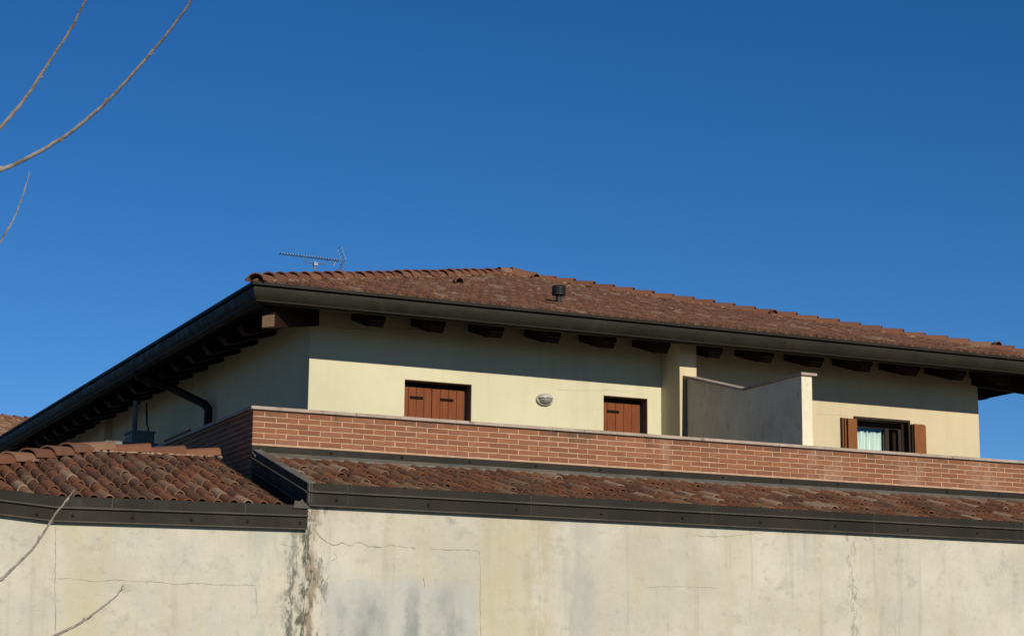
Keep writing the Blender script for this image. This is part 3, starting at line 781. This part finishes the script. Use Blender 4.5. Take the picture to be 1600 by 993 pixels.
# ================================================================== low building, left
P0 = Vector((6.443, YG, 0)); q = onY(85, 793, YG); P1 = Vector((q.x, YG, 0)); TILT = (1.745-q.z)/(P0.x-P1.x)
ba = rad(8); d2 = Vector((-math.cos(ba), -math.sin(ba), 0)); P2 = P1+d2*2.6
r_ = ray(0, 782.3); nb_ = Vector((-d2.y, d2.x, 0)); q2 = r_*(P1.dot(nb_)/r_.dot(nb_)); TB = (q2.z-q.z)/((q2-P1).dot(d2))
print('tilt', TILT, 'bay angle', math.degrees(math.atan2(d2.y, d2.x)), P1)
lowl = thing('low_building', 'lower building on the left with short hipped clay tile roof and cracked cream wall', 'building', (5, 20.5, -1.65))
e = (P0-P1).normalized(); nn = Vector((-e.y, e.x, 0))
ZL = (1.862, 1.745, 1.612)
def wall_seg(A, B, mb, th=.3, off=.035, z1=1.76):
    d = (B-A).normalized(); n = Vector((-d.y, d.x, 0))
    a0, b0 = A+n*off, B+n*off; a1, b1 = A+n*(off+th), B+n*(off+th)
    mb.hexa([(q.x, q.y, -1.65) for q in (a0, b0, b1, a1)]+[(q.x, q.y, z1) for q in (a0, b0, b1, a1)])
m = MB(); wall_seg(P1-e*.02, P0, m); m.build('wall', 'old_left', lowl)
m = MB(); wall_seg(P2, P1-d2*.02, m); o = m.build('wall', 'old_left', lowl); o['label'] = 'angled pinker wall bay at the far left'
SLp = .2857
zl0 = ZL[0]-.055-TILT*(P0-P1).length
ZL1 = tuple(z-TILT*(P0-P1).length for z in ZL)
def onl(u, v, dz=0): q = P1+e*u+nn*v; return Vector((q.x, q.y, zl0+SLp*v+TILT*u+dz))
def rlift(x, y):     # where a sight line meets the tile surface of this roof
    r = ray(x, y); O_ = Vector((P1.x, P1.y, zl0+.05)); k = Vector((TILT, SLp, -1))
    return r*(O_.dot(k)/r.dot(k))
RV = (rlift(320, 712).y-P1.y+rlift(200, 706).y-P1.y)/2
UA = rlift(137, 704).x-P1.x      # hip apex along the eave
print('RV', RV, 'UA', UA, rlift(137, 704).y-P1.y, rlift(3, 724)-P1)
# slab
UE = 6.215-P1.x
m = MB(); pl = [onl(-1.9, .4), onl(0, .03), onl(UE, .03), onl(UE, RV), onl(UA, RV)]
m.add(pl+[p+Vector((0, 0, -.12)) for p in pl], [(0, 1, 2, 3, 4), (9, 8, 7, 6, 5)]+[(i, (i+1) % 5, (i+1) % 5+5, i+5) for i in range(5)])
m.build('roof', 'soffit', lowl)
HK = .94   # hip runs down at about 45 degrees in plan
def keep_left(u, v):
    if u > UE+.01: return False
    if v > RV-.08: return False
    if u < UA and v > RV-(UA-u)*HK-.10: return False
    return True
tile_field(lowl, onl(0, .055), (e+Vector((0, 0, TILT))).normalized(), nn, SLp, -1.71, UE+.02, 0, RV, .1555, .338, keep_left, 300, lambda u, v: -u, ('tile', 'tile_stuff', 'pan'))
A = onl(UE+.05, RV, .05); B = onl(UA-.02, RV, .05)
# flat ridge: tiles laid from the right end towards the apex
ridge_run(lowl, A, B, .402, .235, .115)
HD = Vector((e.x*-1, e.y*-1, 0)); 
lowpt = onl(UA-2.3, RV-2.3*HK, .05); 
ridge_run(lowl, lowpt, onl(UA-.10, RV-.10*HK, .05), .352, .26, .125)
for A_, B_ in ((A, B), (lowpt, B)):
    m = MB(); dd = B_-A_; side = Vector((nn.x, nn.y, 0))*-1
    for k in range(26):
        c = A_+dd*((k+random.random())/26)+side*.10+Vector((0, 0, -.02)); s_ = random.uniform(.02, .045)
        m.lathe([(.01, -.02), (s_, 0), (s_*.6, .016), (.005, .024)], c, (0, 0, 1), 6, 1.5, 1)
    o = m.build('mortar_bed', 'bed', lowl, True); o['kind'] = 'stuff'
fascia(lowl, P1, P0+Vector((-.004, 0, 0)), ZL1, ZL)
fascia(lowl, P2, P1+Vector((-.004, -.002, 0)), tuple(z+TB*2.6 for z in ZL1), ZL1)
for px in (112, 205, 297, 385, 467):
    q = onY(px, 812, 19.0); u = (Vector((q.x, q.y, 0))-P1).dot(e); c = P1+e*u-nn*.010
    screw(lowl, (c.x, c.y, 1.675-TILT*(6.443-c.x)), -nn)
q = P1+d2*.18; screw(lowl, (q.x+.006, q.y-.009, 1.64), (d2.y*-1, d2.x, 0))
for u in (.55, 1.9):
    c = P1+e*u; m = MB(); a = c-nn*.013; b = c+e*.008-nn*.013; a1 = c-nn*.004; b1 = c+e*.008-nn*.004
    m.hexa([(p.x, p.y, z) for z in (ZL1[1]+TILT*u+.016, ZL1[0]+TILT*u-.004) for p in (a, b, b1, a1)]); m.build('sheet_seam', 'metal_edge', lowl)
# bent scrap of sheet at the end of the gutter
m = MB(); c = onl(UE+.12, -.02, .0); m.loft([[Vector((c.x+dx, c.y-.01+dy, 1.845+dz)) for dx, dz in ((-.06, -.02), (-.045, .055), (.01, .050), (.035, .075), (.05, .05), (.13, -.02))] for dy in (0, .006)]); m.build('bent_sheet', 'metal_edge', lowl)
# flat metal-capped wall and flue box behind the ridge
rw = thing('capped_wall', 'shaded low wall with grey metal cap behind the left ridge', 'wall', (7.1, 30, -1.65))
a = onY(163, 692, 30); b = onY(247, 695, 30)
m = MB(); m.box(a.x+.02, XF-.26, 30.03, 30.3, -1.65, a.z-.0); m.build('wall', 'far_wall', rw)
m = MB(); m.hexa([(a.x-.05, 29.97, a.z-.01), (b.x, 29.97, a.z-.01), (b.x, 30.36, a.z-.01), (a.x-.05, 30.36, a.z-.01), (a.x+.02, 29.98, a.z+.045), (b.x, 29.98, a.z+.045), (b.x, 30.35, a.z+.045), (a.x+.02, 30.35, a.z+.045)]); m.build('cap', 'zinc', rw)
fb = thing('flue_box', 'grey metal box with upright round flue in shade under the left eave', 'flue', (7.7, 31.2, 3.6))
m = MB(); m.box(7.52, 7.88, 31.0, 31.5, 3.80, 4.085); m.build('box', 'zinc', fb)
m = MB(); m.box(7.50, 7.90, 30.98, 31.52, 4.087, 4.11); m.build('lid', 'zinc', fb)
m = MB(); m.tube([(7.60, 31.2, 4.10), (7.60, 31.2, 4.30), (7.60, 31.2, 4.62)], .042, 12); m.build('flue_pipe', 'zinc', fb, True)
m = MB(); m.tube([(7.80, 31.15, 4.10), (7.82, 31.14, 4.17), (7.80, 31.2, 4.24), (7.79, 31.25, 4.6)], .014, 6); m.build('cable', 'iron', fb, True)

# ------------------------------------------------------------------ cracks and marks on the old walls
def crack(parent, pts, Yp, w, n=None):
    """thin jagged dark line lying 2 mm proud of the plaster, points given as places on the wall face"""
    P = [onY(x, y, Yp) if n is None else n(x, y) for x, y in pts]
    Q = []
    for a, b in zip(P[:-1], P[1:]):
        k = max(1, int((b-a).length/.035))
        for i in range(k): Q.append(a.lerp(b, i/k)+Vector((random.uniform(-.006, .006), 0, random.uniform(-.006, .006))))
    Q.append(P[-1]); top = []; bot = []
    for i, q in enumerate(Q):
        d = (Q[min(i+1, len(Q)-1)]-Q[max(i-1, 0)]); d.normalize(); nrm = Vector((-d.z, 0, d.x))
        ww = w*random.uniform(.15, 1.0)*(.35 if i in (0, len(Q)-1) else 1)
        top.append(q+nrm*ww/2); bot.append(q-nrm*ww/2)
    m = MB(); m.loft([top, bot], False, False); m.build('crack', 'crack', parent, False, False)
yw = YG+.033
crack(low, [(483, 808), (497, 814), (491, 824), (499, 838), (512, 848)], yw, .010)
crack(low, [(512, 848), (520, 851), (535, 847), (546, 852), (560, 846), (570, 849), (576, 853), (598, 854)], yw, .010)
crack(low, [(598, 854), (612, 850), (620, 853), (634, 854), (650, 857)], yw, .008)
crack(low, [(672, 857), (700, 858), (735, 859), (748, 861), (750, 870)], yw, .007)
crack(low, [(750, 870), (751, 900), (750.5, 950), (751.5, 993)], yw, .006)
crack(low, [(516, 895), (508, 908), (503, 918), (502, 940), (503, 962)], yw, .006)
crack(low, [(514, 872), (522, 864), (527, 872), (516, 876)], yw, .005)
crack(low, [(484, 818), (496, 822)], yw, .007)
crack(low, [(1085, 836), (1120, 838), (1150, 836), (1180, 833), (1200, 830)], yw, .005)
crack(low, [(1330, 912), (1342, 920), (1334, 934), (1346, 948), (1330, 955)], yw, .006)
crack(low, [(662, 900), (663, 918)], yw, .008)
crack(low, [(572, 968), (570, 973)], yw, .010)
crack(low, [(692, 976), (694, 984)], yw, .010)
crack(low, [(1010, 917), (1060, 915), (1120, 918)], yw, .003)
def onleft(x, y):
    d = ray(x, y); o_ = P1+nn*.033; t = (o_.dot(nn))/(d.dot(nn)); return d*t
crack(lowl, [(88, 903), (120, 904), (150, 908), (180, 905), (210, 908), (240, 908), (275, 912), (303, 910), (340, 913), (400, 914)], 0, .005, onleft)
crack(lowl, [(0, 905), (30, 904), (60, 905), (88, 903)], 0, .004, onleft)
crack(lowl, [(86, 818), (86.5, 860), (86, 920), (87, 993)], 0, .007, onleft)
crack(lowl, [(400, 914), (401, 935), (402, 960)], 0, .004, onleft)
crack(lowl, [(438, 849), (450, 853), (460, 852), (468, 853)], 0, .007, onleft)
crack(lowl, [(450, 832), (462, 840), (470, 836)], 0, .005, onleft)
for x, y in ((303, 966), (324, 966), (348, 966)): crack(lowl, [(x, y), (x-1, y+10)], 0, .006, onleft)

crack(house, [(520, 512), (545, 513), (575, 515), (600, 512), (630, 514), (655, 513)], YF-.002, .008)
crack(house, [(870, 608), (905, 610), (950, 609), (985, 612)], YF-.002, .003)
crack(house, [(1275, 646), (1300, 648), (1325, 649)], YF-.002, .003)
# ================================================================== fixtures on the tall house
lp = thing('wall_lamp', 'white oval bulkhead lamp with half visor on the yellow wall', 'lamp', (11.841, YF, 4.081))
ax = (0, -1, 0); c = (11.841, YF, 4.078)
m = MB(); m.lathe([(1.0, 0), (1.0, .03), (.93, .042), (.80, .042), (.78, .025)], c, ax, 28, .132, .088, (1, 0, 0), (0, 0, 1)); m.build('rim', 'white', lp, True)
m = MB(); m.lathe([(.80, .03), (.78, .06), (.62, .092), (.35, .11), (.05, .115)], c, ax, 24, .132, .088, (1, 0, 0), (0, 0, 1)); m.build('lens', 'lens', lp, True)
m = MB(); rings = []
for (r, h) in ((.86, .035), (.84, .068), (.66, .102), (.40, .122), (.05, .128)):
    rings.append([Vector(c)+Vector((math.cos(t)*r*.132, -h, math.sin(t)*r*.088+.012)) for t in [math.pi*k/14 for k in range(15)]])
m.loft(rings, False, False); vo = m.build('visor', 'white', lp, True, False); so_ = vo.modifiers.new('thickness', 'SOLIDIFY'); so_.thickness = .005

d = ray(873, 479); t = (ZT0-SL*YE)/(d.z-SL*d.y); P = d*t
vt = thing('roof_vent', 'black ribbed vent pipe standing on the front roof slope', 'vent', (P.x, P.y, P.z))
m = MB(); m.tube([P-Vector((0, 0, .1)), P+Vector((0, 0, .19))], .040, 12); m.build('pipe', 'black', vt, True)
m = MB(); m.lathe([(.08, -.02), (.07, .02), (.05, .04)], P+Vector((0, 0, -.0)), (0, 0, 1), 12); m.build('collar', 'zinc', vt, True)
m = MB(); pr = [(.05, .165)]
for k in range(4): pr += [(.100, .172+k*.031), (.100, .190+k*.031), (.080, .193+k*.031), (.080, .201+k*.031)]
pr += [(.098, .297), (.08, .305), (.01, .308)]
m.lathe(pr, P, (0, 0, 1), 16); m.build('cap', 'black', vt)

YAN = 27.0
q = onY(492.5, 412, YAN); bx = q.x; zr = ZT0+SL*(bx-XE)
an = thing('antenna', 'thin metal television antenna on a mast behind the left hip of the roof', 'antenna', (bx, YAN, zr))
m = MB(); m.tube([(bx, YAN, zr-.05), (bx, YAN, onY(492.5, 408, YAN).z)], .016, 8); m.build('mast', 'alu', an)
a = onY(437.5, 396, YAN); b = onY(537, 408, YAN); zb_ = (a.z+b.z)/2
zl = lambda x: a.z+(b.z-a.z)*(x-a.x)/(b.x-a.x)
bo = MB(); bo.tube([a, b], .006, 6); bo.build('boom', 'alu', an)
for k in range(22):
    x = a.x+.01+(b.x-a.x-.10)*k/21.; m = MB(); m.box(x-.005, x+.005, YAN-.06, YAN+.06, zl(x)-.006, zl(x)+.008); m.build('element', 'alu', an)
l = onY(474, 406, YAN); r_ = onY(511, 411, YAN)
m = MB(); m.tube([(l.x, YAN, zl(l.x)-.01), (l.x, YAN, zl(l.x)-.055), (l.x+.03, YAN, zl(l.x)-.08), (r_.x-.03, YAN, zl(r_.x)-.08), (r_.x, YAN, zl(r_.x)-.055), (r_.x, YAN, zl(r_.x)-.01)], .008, 6); m.build('bracket', 'alu', an)
m = MB(); m.box(bx-.03, bx+.03, YAN-.03, YAN+.03, q.z-.03, q.z+.02); m.build('clamp', 'alu', an)
for sg in (1, -1):
    e0 = Vector((b.x-.0, YAN, zl(b.x))); e1 = e0+Vector((-.075, 0, .20*sg))
    m = MB()
    for yy in (-.09, .09): m.tube([e0+Vector((0, yy, 0)), e1+Vector((0, yy, 0))], .006, 5)
    for k in range(5): p_ = e0.lerp(e1, k/4); m.tube([p_+Vector((0, -.10, 0)), p_+Vector((0, .10, 0))], .003, 5)
    m.build('reflector', 'alu', an)
m = MB(); dx = onY(521, 408, YAN).x; zz = zl(dx)
m.tube([(dx-.03, YAN-.01, zz), (dx-.015, YAN-.01, zz-.09), (dx+.0, YAN-.01, zz-.095), (dx+.03, YAN-.01, zz-.02)], .007, 5); m.build('dipole', 'alu', an)

# ================================================================== neighbouring roof at the far left
nh = thing('house', 'distant house whose sunlit clay tile roof shows behind the left gutter', 'house', (9, 62, -1.65))
ra = onY(-60, 641, 62); rb = onY(110, 666, 62)
ee = Vector((rb.x-ra.x, 0, 0)).normalized(); ang = rad(-14); ee = Vector((math.cos(ang), -math.sin(ang)*-1, 0))
A = onY(-90, 637, 60.0); 
ee = Vector((math.cos(rad(20)), math.sin(rad(20)), 0)); nv = Vector((-ee.y, ee.x, 0))
zr = A.z; RL = 3.2; sn = .36
O = A-nv*RL; O.z = zr-.12-sn*RL
LEN = 5.2
m = MB(); p4 = [O, O+ee*LEN, O+ee*LEN+nv*RL+Vector((0, 0, sn*RL)), O+nv*RL+Vector((0, 0, sn*RL))]
p4 += [p4[1]+nv*2*RL, p4[0]+nv*2*RL]
m.add(p4, [(0, 1, 2, 3), (3, 2, 4, 5)]); m.build('roof', 'tile_far', nh)
m = MB(); q4 = [O+ee*.3+nv*.4, O+ee*(LEN-.3)+nv*.4, O+ee*(LEN-.3)+nv*(2*RL-.4), O+ee*.3+nv*(2*RL-.4)]
m.hexa([(p.x, p.y, -1.65) for p in q4]+[(p.x, p.y, O.z+.05) for p in q4]); m.build('wall', 'far_wall', nh)
tile_field(nh, O, ee, nv, sn, 0, LEN, 0, RL, .185, .36, lambda u, v: v > RL-2.2, 0, lambda u, v: 0, ('tile_far', 'tile_far', 'pan'), dict(w=.17, h=.085, closed=True))
ridge_run(nh, O+nv*RL+Vector((0, 0, sn*RL+.06)), O+ee*LEN+nv*RL+Vector((0, 0, sn*RL+.06)), .40, .24, .11)

# ================================================================== bare tree at the left
tr = thing('bare_tree', 'leafless young tree reaching thin budded twigs in from the left edge', 'tree', (-1.8, 5.3, -1.65))
def tp(x, y, dist): return ray(x, y).normalized()*dist
trunk = [Vector((-1.80, 5.3, -1.65)), Vector((-1.78, 5.32, -.6)), Vector((-1.83, 5.28, .4)), Vector((-1.80, 5.33, 1.3)), Vector((-1.85, 5.3, 2.4)), Vector((-1.80, 5.35, 3.6))]
m = MB(); m.tube(trunk, [.075, .06, .05, .042, .03, .012], 10); m.build('trunk', 'bark', tr, True)
def cat(pts, n=6):
    out = []
    for i in range(len(pts)-1):
        p0, p1, p2, p3 = pts[max(i-1, 0)], pts[i], pts[i+1], pts[min(i+2, len(pts)-1)]
        for k in range(n):
            t = k/n
            out.append(.5*((2*p1)+(p2-p0)*t+(2*p0-5*p1+4*p2-p3)*t*t+(3*p1-p0-3*p2+p3)*t**3))
    out.append(pts[-1]); return out
def twig(root, pix, dist, r0, r1, bud=.11, dist1=None):
    d1 = dist1 or dist; n = len(pix)
    pts = [root]+[tp(x, y, dist+(d1-dist)*i/(n-1)) for i, (x, y) in enumerate(pix)]
    P = cat(pts, 7); m = MB()
    P = [p+Vector((random.uniform(-1, 1), random.uniform(-1, 1), random.uniform(-1, 1)))*.0008 for p in P]
    rr = [r0+(r1-r0)*i/(len(P)-1) for i in range(len(P))]
    # swollen nodes every so often
    m.tube(P, rr, 7); b = m.build('branch', 'bark', tr, True)
    acc = 0; side = 1; mb = MB()
    for i in range(1, len(P)-1):
        acc += (P[i]-P[i-1]).length
        if acc > bud:
            acc = random.uniform(-.03, .02); side = -side
            dd = (P[i+1]-P[i-1]).normalized(); s = dd.cross(_w).normalized()*side
            c = P[i]+s*rr[i]*.7
            mb.tube([c, c+(dd*.9+s*.4)*.005, c+(dd*1.0+s*.3)*.010], [rr[i]*.6, rr[i]*.5, .0005], 6)
            mb.tube([P[i]-dd*.004, P[i], P[i]+dd*.004], [rr[i]*1.0, rr[i]*1.12, rr[i]*1.0], 7)
    if mb.v: mb.build('bud', 'bark', b, True)['kind'] = 'stuff'
twig(trunk[2], [(-260, 480), (-120, 330), (0, 200), (42, 150), (75, 100), (105, 55), (122, 25), (138, -10), (165, -70), (185, -130)], 5.0, .0056, .0019, .13, 4.8)
twig(trunk[2]+Vector((0, 0, -.1)), [(-260, 420), (-120, 318), (0, 266), (50, 243), (110, 207), (165, 160), (205, 118), (245, 72), (275, 35), (300, -2), (330, -60)], 4.9, .0062, .0023, .14, 4.6)
twig(trunk[1]+Vector((0, 0, .6)), [(-200, 520), (-80, 470), (-20, 415), (0, 378), (20, 345), (33, 312), (42, 285), (46, 268)], 5.6, .0042, .0011, .10)
twig(trunk[1], [(-220, 1000), (-110, 960), (-40, 930), (0, 905), (24, 884), (52, 855), (72, 826), (88, 800), (97, 790), (108, 775), (117, 764)], 4.6, .0048, .0014, .10)
twig(trunk[1]+Vector((0, 0, -.35)), [(-160, 1130), (-40, 1080), (40, 1022), (85, 993), (108, 982), (130, 970), (155, 952), (170, 940), (184, 928), (192, 914)], 4.5, .0048, .0014, .10)
print('bricks', nb, 'objects', len(bpy.data.objects))
